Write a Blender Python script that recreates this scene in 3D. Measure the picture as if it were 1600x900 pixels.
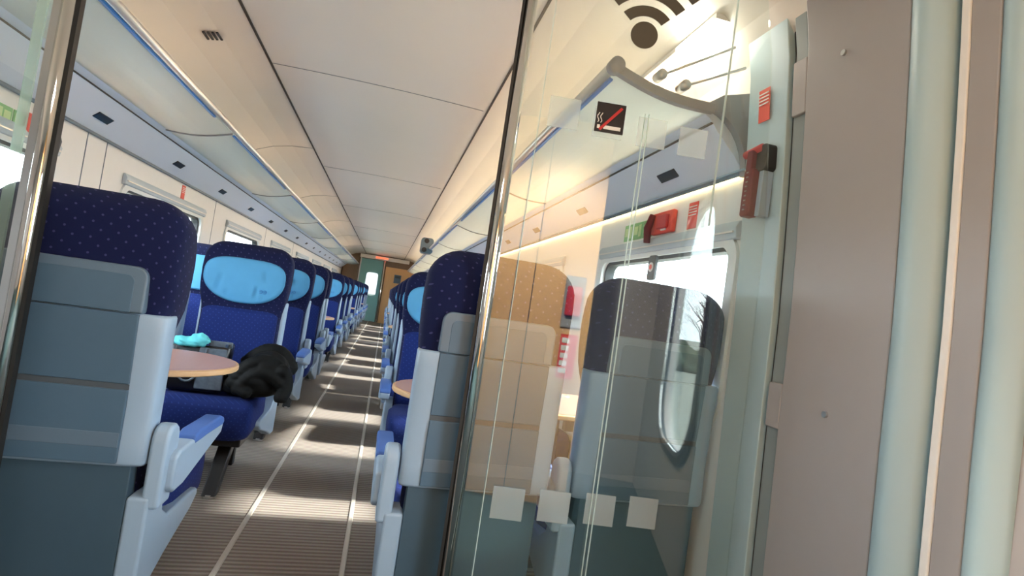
import bpy, bmesh, math, random
from mathutils import Vector, Matrix
random.seed(7)
S = bpy.context.scene
COL = S.collection
for o in list(bpy.data.objects): bpy.data.objects.remove(o)
PI = math.pi

# ------------------------------------------------------------------ camera
EYE = 1.10
def norm(v):
    l = math.sqrt(sum(c*c for c in v)); return [c/l for c in v]
FPX = 860.0
ydir = Vector(norm([-197, 7, FPX]))                       # coach axis in lens space (x right, y down, z forward)
sk = .157
xdir = Vector(norm([1, sk, (197-7*sk)/FPX]))
zdir = xdir.cross(ydir)
if zdir[1] > 0: zdir = -zdir
Rm = Matrix((xdir, ydir, zdir))
cr = Rm @ Vector((1,0,0)); cu = -(Rm @ Vector((0,1,0))); cb = -(Rm @ Vector((0,0,1)))
M = Matrix(((cr[0],cu[0],cb[0],0),(cr[1],cu[1],cb[1],0),(cr[2],cu[2],cb[2],EYE),(0,0,0,1)))
cd = bpy.data.cameras.new('camera'); cam = bpy.data.objects.new('camera', cd); COL.objects.link(cam)
cam.matrix_world = M
cd.sensor_fit = 'HORIZONTAL'; cd.sensor_width = 36; cd.lens = FPX/1600*36
cd.clip_start = .02; cd.clip_end = 2000
S.camera = cam

# ------------------------------------------------------------------ world, sun, lamps, exposure
S.view_settings.view_transform = 'Standard'; S.view_settings.look = 'None'
S.view_settings.gamma = 1; S.view_settings.use_curve_mapping = False
S.view_settings.exposure = 0.62
W = bpy.data.worlds.new('sky'); S.world = W; W.use_nodes = True
wn = W.node_tree; wn.nodes.clear()
wo = wn.nodes.new('ShaderNodeOutputWorld'); wb = wn.nodes.new('ShaderNodeBackground')
wb.inputs['Color'].default_value = (.88,.94,1,1); wb.inputs['Strength'].default_value = 10
wn.links.new(wb.outputs[0], wo.inputs[0])

def lamp(name, kind, loc, energy, color=(1,1,1), direction=None, size=None, size_y=None, angle=None, spot=None):
    l = bpy.data.lights.new(name, kind); l.energy = energy; l.color = color
    if size is not None and kind == 'AREA':
        l.shape = 'RECTANGLE' if size_y else 'SQUARE'; l.size = size
        if size_y: l.size_y = size_y
    if size is not None and kind in ('POINT','SPOT'): l.shadow_soft_size = size
    if angle is not None: l.angle = angle
    if spot: l.spot_size = spot; l.spot_blend = .6
    o = bpy.data.objects.new(name, l); COL.objects.link(o); o.location = loc
    if direction: o.rotation_euler = Vector(direction).to_track_quat('-Z','Y').to_euler()
    return o
lamp('sun', 'SUN', (8,6,8), 11, (1,.93,.82), (-.77,.06,-.63), angle=.08)
lamp('vestibule_fill_light', 'AREA', (-.35,.55,2.30), 7, (1,.93,.85), (0,0,-1), size=.35)  # unseen fill light added to brighten the vestibule
lamp('beech_fill_spot', 'SPOT', (.36,1.05,2.26), 300, (1,.86,.68), (.0,-1.1,-1.35), size=.05, spot=1.5)  # unseen spot added so the mirrored beech board looks bright

# ------------------------------------------------------------------ materials
def new_mat(name):
    m = bpy.data.materials.new(name); m.use_nodes = True
    return m, m.node_tree, m.node_tree.nodes['Principled BSDF']
def P(name, col, rough=.5, metal=0, noise=0, nscale=20, bump=0, bscale=200, spec=None, sheen=0, trans=0):
    m, t, b = new_mat(name)
    c = (*col,1)
    b.inputs['Base Color'].default_value = c; b.inputs['Roughness'].default_value = rough
    b.inputs['Metallic'].default_value = metal
    if spec is not None: b.inputs['Specular IOR Level'].default_value = spec
    if sheen: b.inputs['Sheen Weight'].default_value = sheen
    tc = t.nodes.new('ShaderNodeTexCoord')
    if noise:
        n = t.nodes.new('ShaderNodeTexNoise'); n.inputs['Scale'].default_value = nscale; n.inputs['Detail'].default_value = 4
        t.links.new(tc.outputs['Object'], n.inputs['Vector'])
        mx = t.nodes.new('ShaderNodeMix'); mx.data_type = 'RGBA'
        mx.inputs[6].default_value = tuple(x*(1-noise) for x in col)+(1,)
        mx.inputs[7].default_value = tuple(min(1,x*(1+noise)) for x in col)+(1,)
        t.links.new(n.outputs['Fac'], mx.inputs[0]); t.links.new(mx.outputs[2], b.inputs['Base Color'])
    if bump:
        n2 = t.nodes.new('ShaderNodeTexNoise'); n2.inputs['Scale'].default_value = bscale
        t.links.new(tc.outputs['Object'], n2.inputs['Vector'])
        bp = t.nodes.new('ShaderNodeBump'); bp.inputs['Strength'].default_value = bump; bp.inputs['Distance'].default_value = .002
        t.links.new(n2.outputs['Fac'], bp.inputs['Height']); t.links.new(bp.outputs[0], b.inputs['Normal'])
    return m
def emit(name, col, strength):
    m, t, b = new_mat(name)
    b.inputs['Base Color'].default_value = (*col,1)
    b.inputs['Emission Color'].default_value = (*col,1); b.inputs['Emission Strength'].default_value = strength
    return m
def glass(name, tint, f0, rough=0.0):
    m = bpy.data.materials.new(name); m.use_nodes = True; t = m.node_tree; t.nodes.clear()
    o = t.nodes.new('ShaderNodeOutputMaterial'); mx = t.nodes.new('ShaderNodeMixShader')
    tr = t.nodes.new('ShaderNodeBsdfTransparent'); gl = t.nodes.new('ShaderNodeBsdfGlossy'); lw = t.nodes.new('ShaderNodeLayerWeight')
    tr.inputs[0].default_value = (*tint,1); gl.inputs['Roughness'].default_value = rough
    gl.inputs['Color'].default_value = (.95,1,.98,1)
    # Schlick reflectance of a thin pane, the same from both faces
    pw = t.nodes.new('ShaderNodeMath'); pw.operation = 'POWER'; pw.inputs[1].default_value = 5
    t.links.new(lw.outputs['Facing'], pw.inputs[0]); lw.inputs['Blend'].default_value = .5
    ma = t.nodes.new('ShaderNodeMath'); ma.operation = 'MULTIPLY_ADD'; ma.inputs[1].default_value = 1-f0; ma.inputs[2].default_value = f0
    t.links.new(pw.outputs[0], ma.inputs[0])
    t.links.new(ma.outputs[0], mx.inputs[0]); t.links.new(tr.outputs[0], mx.inputs[1]); t.links.new(gl.outputs[0], mx.inputs[2])
    t.links.new(mx.outputs[0], o.inputs[0]); return m
def film(name, col, alpha):
    m = bpy.data.materials.new(name); m.use_nodes = True; t = m.node_tree; t.nodes.clear()
    o = t.nodes.new('ShaderNodeOutputMaterial'); mx = t.nodes.new('ShaderNodeMixShader')
    tr = t.nodes.new('ShaderNodeBsdfTransparent'); df = t.nodes.new('ShaderNodeBsdfDiffuse'); df.inputs[0].default_value = (*col,1)
    tl = t.nodes.new('ShaderNodeBsdfTranslucent'); tl.inputs[0].default_value = (*col,1)
    m2 = t.nodes.new('ShaderNodeMixShader'); m2.inputs[0].default_value = .5
    t.links.new(df.outputs[0], m2.inputs[1]); t.links.new(tl.outputs[0], m2.inputs[2])
    mx.inputs[0].default_value = alpha
    t.links.new(tr.outputs[0], mx.inputs[1]); t.links.new(m2.outputs[0], mx.inputs[2]); t.links.new(mx.outputs[0], o.inputs[0]); return m
def fabric(name, base, dot, step=.023, rad=.15, rough=.85):
    """woven cloth with a staggered lattice of small woven dots"""
    m, t, b = new_mat(name); N = t.nodes; L = t.links
    b.inputs['Roughness'].default_value = rough; b.inputs['Sheen Weight'].default_value = .02; b.inputs['Specular IOR Level'].default_value = .25
    tc = N.new('ShaderNodeTexCoord'); sp = N.new('ShaderNodeSeparateXYZ'); L.new(tc.outputs['Object'], sp.inputs[0])
    def mth(op, a, bb=None):
        n = N.new('ShaderNodeMath'); n.operation = op
        for k, v in ((0,a),(1,bb)):
            if v is None: continue
            if isinstance(v,(int,float)): n.inputs[k].default_value = v
            else: L.new(v, n.inputs[k])
        return n.outputs[0]
    u = mth('DIVIDE', mth('ADD', sp.outputs[0], sp.outputs[1]), step)
    v = mth('DIVIDE', mth('ADD', sp.outputs[2], mth('MULTIPLY', sp.outputs[1], .35)), step*.5)
    row = mth('FLOOR', v)
    us = mth('ADD', u, mth('MULTIPLY', row, .5))
    du = mth('SUBTRACT', mth('FRACT', us), .5); dv = mth('MULTIPLY', mth('SUBTRACT', mth('FRACT', v), .5), .5)
    d = mth('SQRT', mth('ADD', mth('MULTIPLY', du, du), mth('MULTIPLY', dv, dv)))
    f = mth('LESS_THAN', d, rad)
    mx = N.new('ShaderNodeMix'); mx.data_type = 'RGBA'; mx.inputs[6].default_value = (*base,1); mx.inputs[7].default_value = (*dot,1)
    L.new(f, mx.inputs[0]); L.new(mx.outputs[2], b.inputs['Base Color'])
    n2 = N.new('ShaderNodeTexNoise'); n2.inputs['Scale'].default_value = 500; L.new(tc.outputs['Object'], n2.inputs['Vector'])
    bp = N.new('ShaderNodeBump'); bp.inputs['Strength'].default_value = .25; bp.inputs['Distance'].default_value = .002
    L.new(n2.outputs['Fac'], bp.inputs['Height']); L.new(bp.outputs[0], b.inputs['Normal'])
    return m
def wood(name, c1, c2, scale=6, rough=.4, axis='Z'):
    m, t, b = new_mat(name); N = t.nodes; L = t.links
    b.inputs['Roughness'].default_value = rough
    tc = N.new('ShaderNodeTexCoord'); mp = N.new('ShaderNodeMapping'); L.new(tc.outputs['Object'], mp.inputs[0])
    mp.inputs['Scale'].default_value = {'Z':(12,12,.8),'X':(.8,12,12),'Y':(12,.8,12)}[axis]
    n = N.new('ShaderNodeTexNoise'); n.inputs['Scale'].default_value = scale; n.inputs['Detail'].default_value = 6; L.new(mp.outputs[0], n.inputs[0])
    mx = N.new('ShaderNodeMix'); mx.data_type = 'RGBA'; mx.inputs[6].default_value = (*c1,1); mx.inputs[7].default_value = (*c2,1)
    L.new(n.outputs['Fac'], mx.inputs[0]); L.new(mx.outputs[2], b.inputs['Base Color'])
    return m
def carpet_mat():
    m, t, b = new_mat('ribbed_carpet'); N = t.nodes; L = t.links
    b.inputs['Roughness'].default_value = .95
    tc = N.new('ShaderNodeTexCoord'); sp = N.new('ShaderNodeSeparateXYZ'); L.new(tc.outputs['Object'], sp.inputs[0])
    k = N.new('ShaderNodeMath'); k.operation = 'MULTIPLY'; k.inputs[1].default_value = 2*PI/.030; L.new(sp.outputs[1], k.inputs[0])
    s = N.new('ShaderNodeMath'); s.operation = 'SINE'; L.new(k.outputs[0], s.inputs[0])
    r = N.new('ShaderNodeMapRange'); r.inputs[1].default_value = -1; r.inputs[2].default_value = 1; L.new(s.outputs[0], r.inputs[0])
    n = N.new('ShaderNodeTexNoise'); n.inputs['Scale'].default_value = 90; n.inputs['Detail'].default_value = 5; L.new(tc.outputs['Object'], n.inputs['Vector'])
    mx = N.new('ShaderNodeMix'); mx.data_type = 'RGBA'; mx.inputs[6].default_value = (.20,.165,.140,1); mx.inputs[7].default_value = (.36,.325,.295,1)
    L.new(r.outputs[0], mx.inputs[0])
    m2 = N.new('ShaderNodeMix'); m2.data_type = 'RGBA'; m2.blend_type = 'MULTIPLY'; m2.inputs[0].default_value = .35
    L.new(mx.outputs[2], m2.inputs[6]); L.new(n.outputs['Color'], m2.inputs[7]); L.new(m2.outputs[2], b.inputs['Base Color'])
    bp = N.new('ShaderNodeBump'); bp.inputs['Strength'].default_value = .5; bp.inputs['Distance'].default_value = .004
    L.new(r.outputs[0], bp.inputs['Height']); L.new(bp.outputs[0], b.inputs['Normal'])
    return m

mt = {}
mt['navy'] = fabric('dotted_cloth_shaded', (.0028,.0065,.045), (.042,.045,.13), step=.042, rad=.075)  # seat cloth with its shaded tone put into the colour
mt['blue'] = fabric('dotted_cloth_lit', (.005,.017,.120), (.015,.042,.20), step=.03, rad=.09)  # same seat cloth, the light on it put into the colour
mt['pad'] = P('blue_armrest_pad', (.05,.13,.40), .5)
mt['cover'] = P('light_blue_cover', (.08,.33,.60), .8, noise=.10, nscale=9, bump=.2, bscale=60)
mt['shell'] = P('pale_grey_plastic', (.29,.395,.51), .42, noise=.03, bump=.05)
mt['panel'] = P('grey_back_panel', (.068,.125,.185), .45, noise=.04, bump=.06, bscale=300)
mt['panel_light'] = P('light_grey_panel', (.105,.158,.215), .4, noise=.03)
mt['dark_grey'] = P('dark_grey_plastic', (.07,.085,.10), .5)
mt['base'] = P('blue_grey_base', (.040,.078,.112), .55, noise=.05)
mt['black'] = P('black_metal', (.012,.013,.016), .4)
mt['rubber'] = P('black_rubber', (.01,.01,.01), .6)
mt['chrome'] = P('chrome', (.78,.76,.74), .07, 1)
mt['steel'] = P('brushed_steel', (.6,.6,.6), .3, 1)
mt['white'] = P('white_wall_panel', (.82,.82,.81), .45, noise=.02)
mt['ceil'] = P('ceiling_panel', (.77,.725,.665), .33, noise=.02, nscale=3)
mt['seam'] = P('dark_seam', (.035,.03,.028), .6)
mt['duct'] = P('pale_blue_duct', (.66,.74,.85), .4)
mt['grey'] = P('mid_grey_plastic', (.27,.27,.28), .45)
mt['vwall'] = P('grey_vestibule_panel', (.355,.345,.35), .38, noise=.02)
mt['vstrip'] = P('grey_green_strip', (.24,.285,.29), .45)
mt['vpale'] = P('pale_cyan_trim', (.42,.57,.62), .45)
mt['shelf'] = P('frosted_glass_shelf', (.78,.84,.83), .3)
_m = mt['shelf']; _t = _m.node_tree; _b = _t.nodes['Principled BSDF']
_tl = _t.nodes.new('ShaderNodeBsdfTranslucent'); _tl.inputs[0].default_value = (.80,.86,.86,1)
_mx = _t.nodes.new('ShaderNodeMixShader'); _mx.inputs[0].default_value = .45
_o = _t.nodes['Material Output']; _t.links.new(_b.outputs[0], _mx.inputs[1]); _t.links.new(_tl.outputs[0], _mx.inputs[2]); _t.links.new(_mx.outputs[0], _o.inputs[0])
mt['bluerail'] = P('blue_rail', (.03,.18,.55), .3)
mt['rail'] = P('aluminium_rail', (.75,.74,.72), .3, .6)
mt['table'] = wood('brown_table_top', (.36,.19,.15), (.43,.245,.19), 3, .3, 'Y')
mt['tedge'] = wood('beech_edge', (.55,.33,.16), (.65,.42,.22), 4, .4, 'Y')
mt['wood'] = wood('beech_panel', (.66,.37,.15), (.74,.44,.20), 3, .4)
mt['dkwood'] = wood('dark_wood_panel', (.13,.08,.045), (.2,.13,.08), 4, .4)
mt['carpet'] = carpet_mat()
mt['strip'] = P('metal_floor_strip', (.62,.59,.54), .4, .3)
mt['red'] = P('red_plastic', (.52,.03,.035), .4)
mt['dred'] = P('dark_red_plastic', (.14,.004,.014), .5, spec=.25)
mt['signred'] = P('red_sign', (.78,.08,.05), .5)
mt['paper'] = P('white_print', (.82,.82,.80), .5)
mt['green'] = P('green_sign', (.22,.50,.20), .5)
mt['lime'] = P('lime_print', (.55,.72,.35), .5)
mt['ink'] = P('black_print', (.012,.013,.02), .4)
mt['wifi'] = P('grey_print', (.10,.09,.07), .5)
mt['film'] = film('frosted_film', (.80,.86,.86), .30)
mt['edge'] = film('pale_glass_edge', (.80,.90,.86), .75)
mt['gband'] = film('pale_green_edge', (.60,.78,.70), .45)
mt['glass'] = glass('partition_glass', (.95,.975,.965), .08)
mt['wglass'] = glass('window_glass', (.96,.985,.99), .03)
mt['dglass'] = film('teal_door_glass', (.36,.66,.64), .70)
mt['frame'] = P('pale_window_frame', (.72,.77,.78), .35)
mt['dframe'] = P('dark_window_gasket', (.03,.035,.04), .5)
mt['blind'] = P('grey_blue_blind', (.50,.58,.64), .6)
mt['lamp'] = emit('warm_light_tube', (1,.70,.44), 20)
mt['patchglow'] = emit('warm_patch_glow', (1,.60,.34), 8)  # added glow for warm sun-reflected patches, no lamp there
mt['lamp2'] = emit('bright_light_panel', (1,.93,.80), 22)
mt['cove'] = emit('warm_sun_glow', (1,.78,.42), 3.2)  # emission in place of the sunlight glow above the right windows
mt['bag'] = P('black_leather', (.006,.006,.008), .35, noise=.5, nscale=60)
mt['bagside'] = P('mottled_grey_bag', (.085,.11,.14), .45, noise=.75, nscale=28)
mt['coat'] = P('black_coat_cloth', (.003,.004,.0045), .7, spec=.18, noise=.4, nscale=14)
mt['scarf'] = P('turquoise_scarf', (.10,.52,.58), .8, noise=.2, nscale=30)
mt['field'] = P('green_field', (.21,.215,.18), .95, noise=.3, nscale=.05)
mt['logo'] = P('blue_emblem_print', (.03,.17,.44), .7)
mt['teal'] = P('dark_teal_rubber_floor', (.022,.050,.058), .5, bump=.2, bscale=120)
mt['hedge'] = P('dark_hedge', (.045,.06,.03), .95, noise=.5, nscale=3)
mt['redled'] = emit('red_display', (1,.12,.05), 1.2)

# ------------------------------------------------------------------ mesh helpers
class MB:
    def __init__(s): s.v = []; s.f = []
    def raw(s, v, f):
        n = len(s.v); s.v += [tuple(p) for p in v]; s.f += [tuple(i+n for i in q) for q in f]; return s
    def box(s, a, b):
        x0,y0,z0 = a; x1,y1,z1 = b
        return s.raw([(x0,y0,z0),(x1,y0,z0),(x1,y1,z0),(x0,y1,z0),(x0,y0,z1),(x1,y0,z1),(x1,y1,z1),(x0,y1,z1)],
                     [(0,3,2,1),(4,5,6,7),(0,1,5,4),(1,2,6,5),(2,3,7,6),(3,0,4,7)])
    def prism(s, poly, axis, a, b):
        """polygon in the two other axes, extruded along axis from a to b"""
        def pt(p, t): return {'x':(t,p[0],p[1]),'y':(p[0],t,p[1]),'z':(p[0],p[1],t)}[axis]
        n = len(poly)
        return s.raw([pt(p,a) for p in poly]+[pt(p,b) for p in poly],
                     [tuple(range(n))[::-1], tuple(range(n,2*n))]+[(i,(i+1)%n,(i+1)%n+n,i+n) for i in range(n)])
    def loft(s, secs, cap=True, closed=True):
        n = len(secs[0]); v = [p for q in secs for p in q]; f = []
        for i in range(len(secs)-1):
            for j in range(n if closed else n-1):
                k = (j+1)%n; f.append((i*n+j, i*n+k, (i+1)*n+k, (i+1)*n+j))
        if cap: f.append(tuple(range(n))[::-1]); f.append(tuple(range((len(secs)-1)*n, len(secs)*n)))
        return s.raw(v, f)
    def tube(s, pts, r, n=10):
        pts = [Vector(p) for p in pts]; secs = []
        rr = r if isinstance(r,(list,tuple)) else [r]*len(pts)
        for i, p in enumerate(pts):
            d = (pts[min(i+1,len(pts)-1)]-pts[max(i-1,0)]).normalized()
            a = d.orthogonal().normalized() if i == 0 else (pa - d*pa.dot(d)).normalized()
            pa = a; b = d.cross(a)
            secs.append([p + (a*math.cos(t)+b*math.sin(t))*rr[i] for t in [2*PI*k/n for k in range(n)]])
        return s.loft(secs)
    def build(s, name, m, parent=None, smooth=False, bev=0, seg=2, sub=0, loc=None):
        me = bpy.data.meshes.new(name); me.from_pydata(s.v, [], s.f); me.update()
        bm = bmesh.new(); bm.from_mesh(me); bmesh.ops.recalc_face_normals(bm, faces=bm.faces); bm.to_mesh(me); bm.free()
        me.materials.append(mt[m] if isinstance(m,str) else m)
        return link(name, me, parent, smooth, bev, seg, sub, loc)
def link(name, me, parent=None, smooth=False, bev=0, seg=2, sub=0, loc=None):
    o = bpy.data.objects.new(name, me); COL.objects.link(o)
    if parent: o.parent = parent
    if loc: o.location = loc
    if smooth or bev:
        for p in me.polygons: p.use_smooth = True
    if bev:
        b = o.modifiers.new('bevel','BEVEL'); b.width = bev; b.segments = seg; b.limit_method = 'ANGLE'; b.angle_limit = math.radians(40); b.harden_normals = True
    if sub:
        q = o.modifiers.new('sub','SUBSURF'); q.levels = sub; q.render_levels = sub
    return o
def thing(name, label, cat, loc=(0,0,0), rz=0, group=None):
    o = bpy.data.objects.new(name, None); COL.objects.link(o); o.location = loc; o.rotation_euler = (0,0,rz); o.empty_display_size = .1
    return tag(o, label, cat, group)
def tag(o, label, cat, group=None, kind=None):
    o['label'] = label; o['category'] = cat
    if group: o['group'] = group
    if kind: o['kind'] = kind
    return o
def struct(o, label=None, cat=None):
    o['kind'] = 'structure'
    if label: o['label'] = label
    if cat: o['category'] = cat
    return o
def copy_tree(o, parent=None):
    c = o.copy(); COL.objects.link(c)
    if parent: c.parent = parent
    for ch in list(o.children): copy_tree(ch, c)
    return c
def rrect(x0, z0, x1, z1, r, n=6):
    p = []
    for cx, cz, a in ((x1-r,z1-r,0),(x0+r,z1-r,90),(x0+r,z0+r,180),(x1-r,z0+r,270)):
        for k in range(n+1):
            t = math.radians(a+90*k/n); p.append((cx+r*math.cos(t), cz+r*math.sin(t)))
    return p
def holed(outer, holes, thick):
    """flat plate in local XY with holes, thickness along Z, as a mesh"""
    cu_ = bpy.data.curves.new('tmp','CURVE'); cu_.dimensions = '2D'; cu_.fill_mode = 'BOTH'; cu_.extrude = thick/2
    for poly in [outer]+holes:
        sp = cu_.splines.new('POLY'); sp.points.add(len(poly)-1)
        for q, p in zip(sp.points, poly): q.co = (p[0],p[1],0,1)
        sp.use_cyclic_u = True
    ob = bpy.data.objects.new('tmp', cu_); COL.objects.link(ob)
    dg = bpy.context.evaluated_depsgraph_get(); me = bpy.data.meshes.new_from_object(ob.evaluated_get(dg))
    bpy.data.objects.remove(ob); bpy.data.curves.remove(cu_)
    return me
def plate_yz(name, outer, holes, thick, x, m, parent=None, bev=0):
    """plate standing along the coach (outline in Y,Z) centred at x"""
    me = holed(outer, holes, thick)
    me.transform(Matrix(((0,0,1,x),(1,0,0,0),(0,1,0,0),(0,0,0,1))))
    me.materials.clear(); me.materials.append(mt[m])
    return link(name, me, parent, bev=bev)
def plate_xz(name, outer, holes, thick, y, m, parent=None, bev=0):
    me = holed(outer, holes, thick)
    me.transform(Matrix(((1,0,0,0),(0,0,1,y),(0,1,0,0),(0,0,0,1))))
    me.materials.clear(); me.materials.append(mt[m])
    return link(name, me, parent, bev=bev)

# ------------------------------------------------------------------ the coach shell
XC = -.22                      # middle of the coach
XR = 1.165; XL = 2*XC-XR       # inner faces of the side walls
YG = 1.60                      # glass partition
YE = 20.0                      # far end
def mx_(x): return 2*XC-x      # mirror a position across the coach
YB = -.9
fl = MB().box((XL-.1,YG+.02,-.08),(XR+.1,YE+2.6,0)).build('floor','carpet'); struct(fl)
fe = MB().box((XL-.1,YB,-.08),(XR+.1,YG+.02,0)).build('floor_entrance','teal'); struct(fe)
for i, x in enumerate((-.45,.0)):
    t = MB().prism([(x-.011,0),(x+.011,0),(x+.008,.006),(x-.008,.006)],'y',YG+.03,YE-.1).build(f'trim_{i+1}','strip'); struct(t)

# windows: holes in both side walls
WZ0, WZ1 = .82, 1.455
def windows(first_end, n):
    out = []
    for k in range(n):
        e = first_end+2.15*k; out.append((max(e-1.42, YG+.12), e))
    return out
WR = windows(2.92, 8); WL = windows(2.98, 8)
wi = 0
for side, xs, wins in (('right', XR, WR), ('left', XL, WL)):
    sgn = 1 if side == 'right' else -1
    WZ1 = 1.455 if side == 'right' else 1.50
    holes = [rrect(a,WZ0,b,WZ1,.07 if b-a > .3 else .03) for a,b in wins]
    w = plate_yz('wall_'+side, [(YG-.02,0),(YE+2.6,0),(YE+2.6,1.78),(YG-.02,1.78)], holes, .07, xs+sgn*.035, 'white'); struct(w)
    # low skirting along the wall
    b = MB().box((min(xs,xs-sgn*.02),YG+.03,.0),(max(xs,xs-sgn*.02),YE-.05,.12)).build('baseboard_'+side,'grey',bev=.006); struct(b)
    for a, e in wins:
        wi += 1
        outer = rrect(a-.035,WZ0-.035,e+.035,WZ1+.035,.10); inner = rrect(a+.012,WZ0+.012,e-.012,WZ1-.012,.06)
        fr = plate_yz(f'window_{wi}', outer, [inner], .014, xs-sgn*.006, 'frame', bev=.004); struct(fr)
        plate_yz('gasket', rrect(a+.008,WZ0+.008,e-.008,WZ1-.008,.062), [rrect(a+.026,WZ0+.026,e-.026,WZ1-.026,.05)], .05, xs+sgn*.035, 'dframe', fr)
        MB().prism(rrect(a+.01,WZ0+.01,e-.01,WZ1-.01,.06),'x',xs+sgn*.038,xs+sgn*.044).build('pane','wglass',fr)
        # roller-blind box above the glass
        MB().prism([(xs-sgn*.001,WZ1+.008),(xs-sgn*.022,WZ1+.010),(xs-sgn*.028,WZ1+.05),(xs-sgn*.014,WZ1+.075),(xs-sgn*.001,WZ1+.075)],'y',a-.03,e+.03).build('blind_box','blind',fr,bev=.004)
        MB().box((min(xs-sgn*.027,xs-sgn*.031),a-.02,WZ1+.030),(max(xs-sgn*.027,xs-sgn*.031),e+.02,WZ1+.036)).build('blind_rail','rail',fr)

# roof: a curved shell; profile right of the middle as (x, z)
prof = [(.43,2.352),(.62,2.335),(.78,2.30),(.92,2.24),(1.03,2.16),(1.10,2.06),(1.145,1.94),(1.165,1.78)]
mid = [(x, 2.352+.012*(1-((x-XC)/.65)**2)) for x in [XC+.65*k/8 for k in range(-8,9)]]
full = [(mx_(x),z) for x,z in prof[::-1]] + mid[1:-1] + prof
outerp = [(XC+(x-XC)*1.05, z+.06) for x,z in full[::-1]]
ce = MB(); ce.prism(full+outerp,'y',YB,YE+2.6)
ce = ce.build('ceiling','ceil'); struct(ce)
# dark longitudinal joints and thin cross joints of the ceiling panels
ti = 3
for x, z in ((.455,2.349),(mx_(.455)+.03,2.349)):
    t = MB().box((x-.006,YG+.02,z-.003),(x+.006,YE,z+.01)).build(f'trim_{ti}','seam'); struct(t); ti += 1
def strip_on_profile(pts, y, wdt=.004, th=.003):
    mb = MB(); mb.loft([[(x,y-wdt,z-th),(x,y+wdt,z-th),(x,y+wdt,z+.006),(x,y-wdt,z+.006)] for x,z in pts]); return mb
sidepts = prof[:6]; leftpts = [(mx_(x),z) for x,z in sidepts]
for k, y in enumerate((2.75,5.5,8.2,11,13.8,16.6)):
    t = strip_on_profile(leftpts, y).build(f'trim_{ti}','grey'); struct(t); ti += 1
    t = strip_on_profile(mid, y+.75, .002).build(f'trim_{ti}','grey'); struct(t); ti += 1
# little slotted grille in the left ceiling panel
g = MB()
for k in range(4):
    x = -1.135+.022*k; z = 2.3125+.0042*k
    g.raw([(x,3.16,z),(x+.010,3.16,z+.0019),(x+.010,3.25,z+.0019),(x,3.25,z),(x,3.16,z-.006),(x+.010,3.16,z-.0041),(x+.010,3.25,z-.0041),(x,3.25,z-.006)],
          [(0,1,2,3),(4,5,6,7),(0,1,5,4),(1,2,6,5),(2,3,7,6),(3,0,4,7)])
g = g.build('ceiling_grille','ink'); tag(g,'small black four-slot air grille in the left ceiling panel','grille')

# ------------------------------------------------------------------ vestibule shell (where the camera stands)
vp = [(1.17,0),(1.155,.5),(1.145,.9),(1.14,1.2),(1.13,1.4),(1.118,1.6),(1.103,1.8),(1.085,2.0),(1.055,2.15),(1.02,2.28),(.96,2.42)]
def vslab(name, y0, y1, off, m, bulge=0, z0=0, z1=9, thick=.05):
    pts = []
    for i,(x,z) in enumerate(vp):
        if z0 <= z <= z1: pts.append((x,z))
    def at(z):
        for (xa,za),(xb,zb) in zip(vp,vp[1:]):
            if za <= z <= zb: return xa+(xb-xa)*(z-za)/(zb-za)
        return vp[-1][0]
    if z0 > 0: pts = [(at(z0),z0)]+[p for p in pts if p[1] > z0+1e-4]
    if z1 < 9: pts = [p for p in pts if p[1] < z1-1e-4]+[(at(z1),z1)]
    n = 10 if bulge else 1
    mb = MB(); secs = []
    for x, z in pts:
        fr = [(x-off-bulge*math.sin(PI*k/n), y0+(y1-y0)*k/n, z) for k in range(n+1)]
        secs.append(fr+[(x+thick,y1,z),(x+thick,y0,z)])
    mb.loft(secs)
    return mb.build(name, m, bev=0 if bulge else .004, smooth=bool(bulge))
for (y0,y1,off,m,bu) in ((1.452,1.64,.0,'vpale',0),(1.430,1.452,-.02,'seam',0),(1.38,1.430,-.006,'vstrip',0),(1.372,1.38,-.012,'seam',0),
                         (1.045,1.372,.004,'vwall',0),(.945,1.045,.0,'vpale',.028),(.925,.945,-.03,'rubber',0),(.905,.925,.006,'white',0),
                         (.845,.905,.004,'vwall',0),(.765,.845,.0,'vpale',.022)):
    s_ = vslab(f'trim_{ti}', y0, y1, off, m, bu); struct(s_); ti += 1
    if m == 'vstrip':
        for z0, z1 in ((1.80,1.965),(.875,1.005)):
            h = vslab('hinge_cover', 1.372, 1.428, .004, 'vwall', 0, z0, z1, .02); h.parent = s_
        # panel line that crosses over near the floor
    if (y0,y1) == (1.045,1.372):
        for yy, zz, xx in ((1.235,1.915,1.0925),(1.205,.954,1.1438)):
            sc = MB().tube([(xx-.003,yy,zz),(xx-.010,yy,zz)],.008,12).build('screw','steel',s_)
        
rw = plate_yz('wall_right_entrance', [(YB,0),(.765,0),(.765,2.32),(YB,2.32)], [rrect(-.17,.52,.70,1.80,.28,12)], .05, 1.175, 'vwall'); struct(rw)
wi += 1
fr = plate_yz(f'window_{wi}', rrect(-.22,.47,.725,1.85,.32,12), [rrect(-.16,.53,.69,1.79,.27,12)], .02, 1.148, 'dframe', bev=.004); struct(fr)
plate_yz('bright_bead', rrect(-.175,.515,.705,1.805,.285,12), [rrect(-.15,.54,.68,1.78,.26,12)], .012, 1.132, 'chrome', fr)
MB().prism(rrect(-.17,.52,.70,1.80,.28,12),'x',1.185,1.190).build('pane','wglass',fr)
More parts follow.
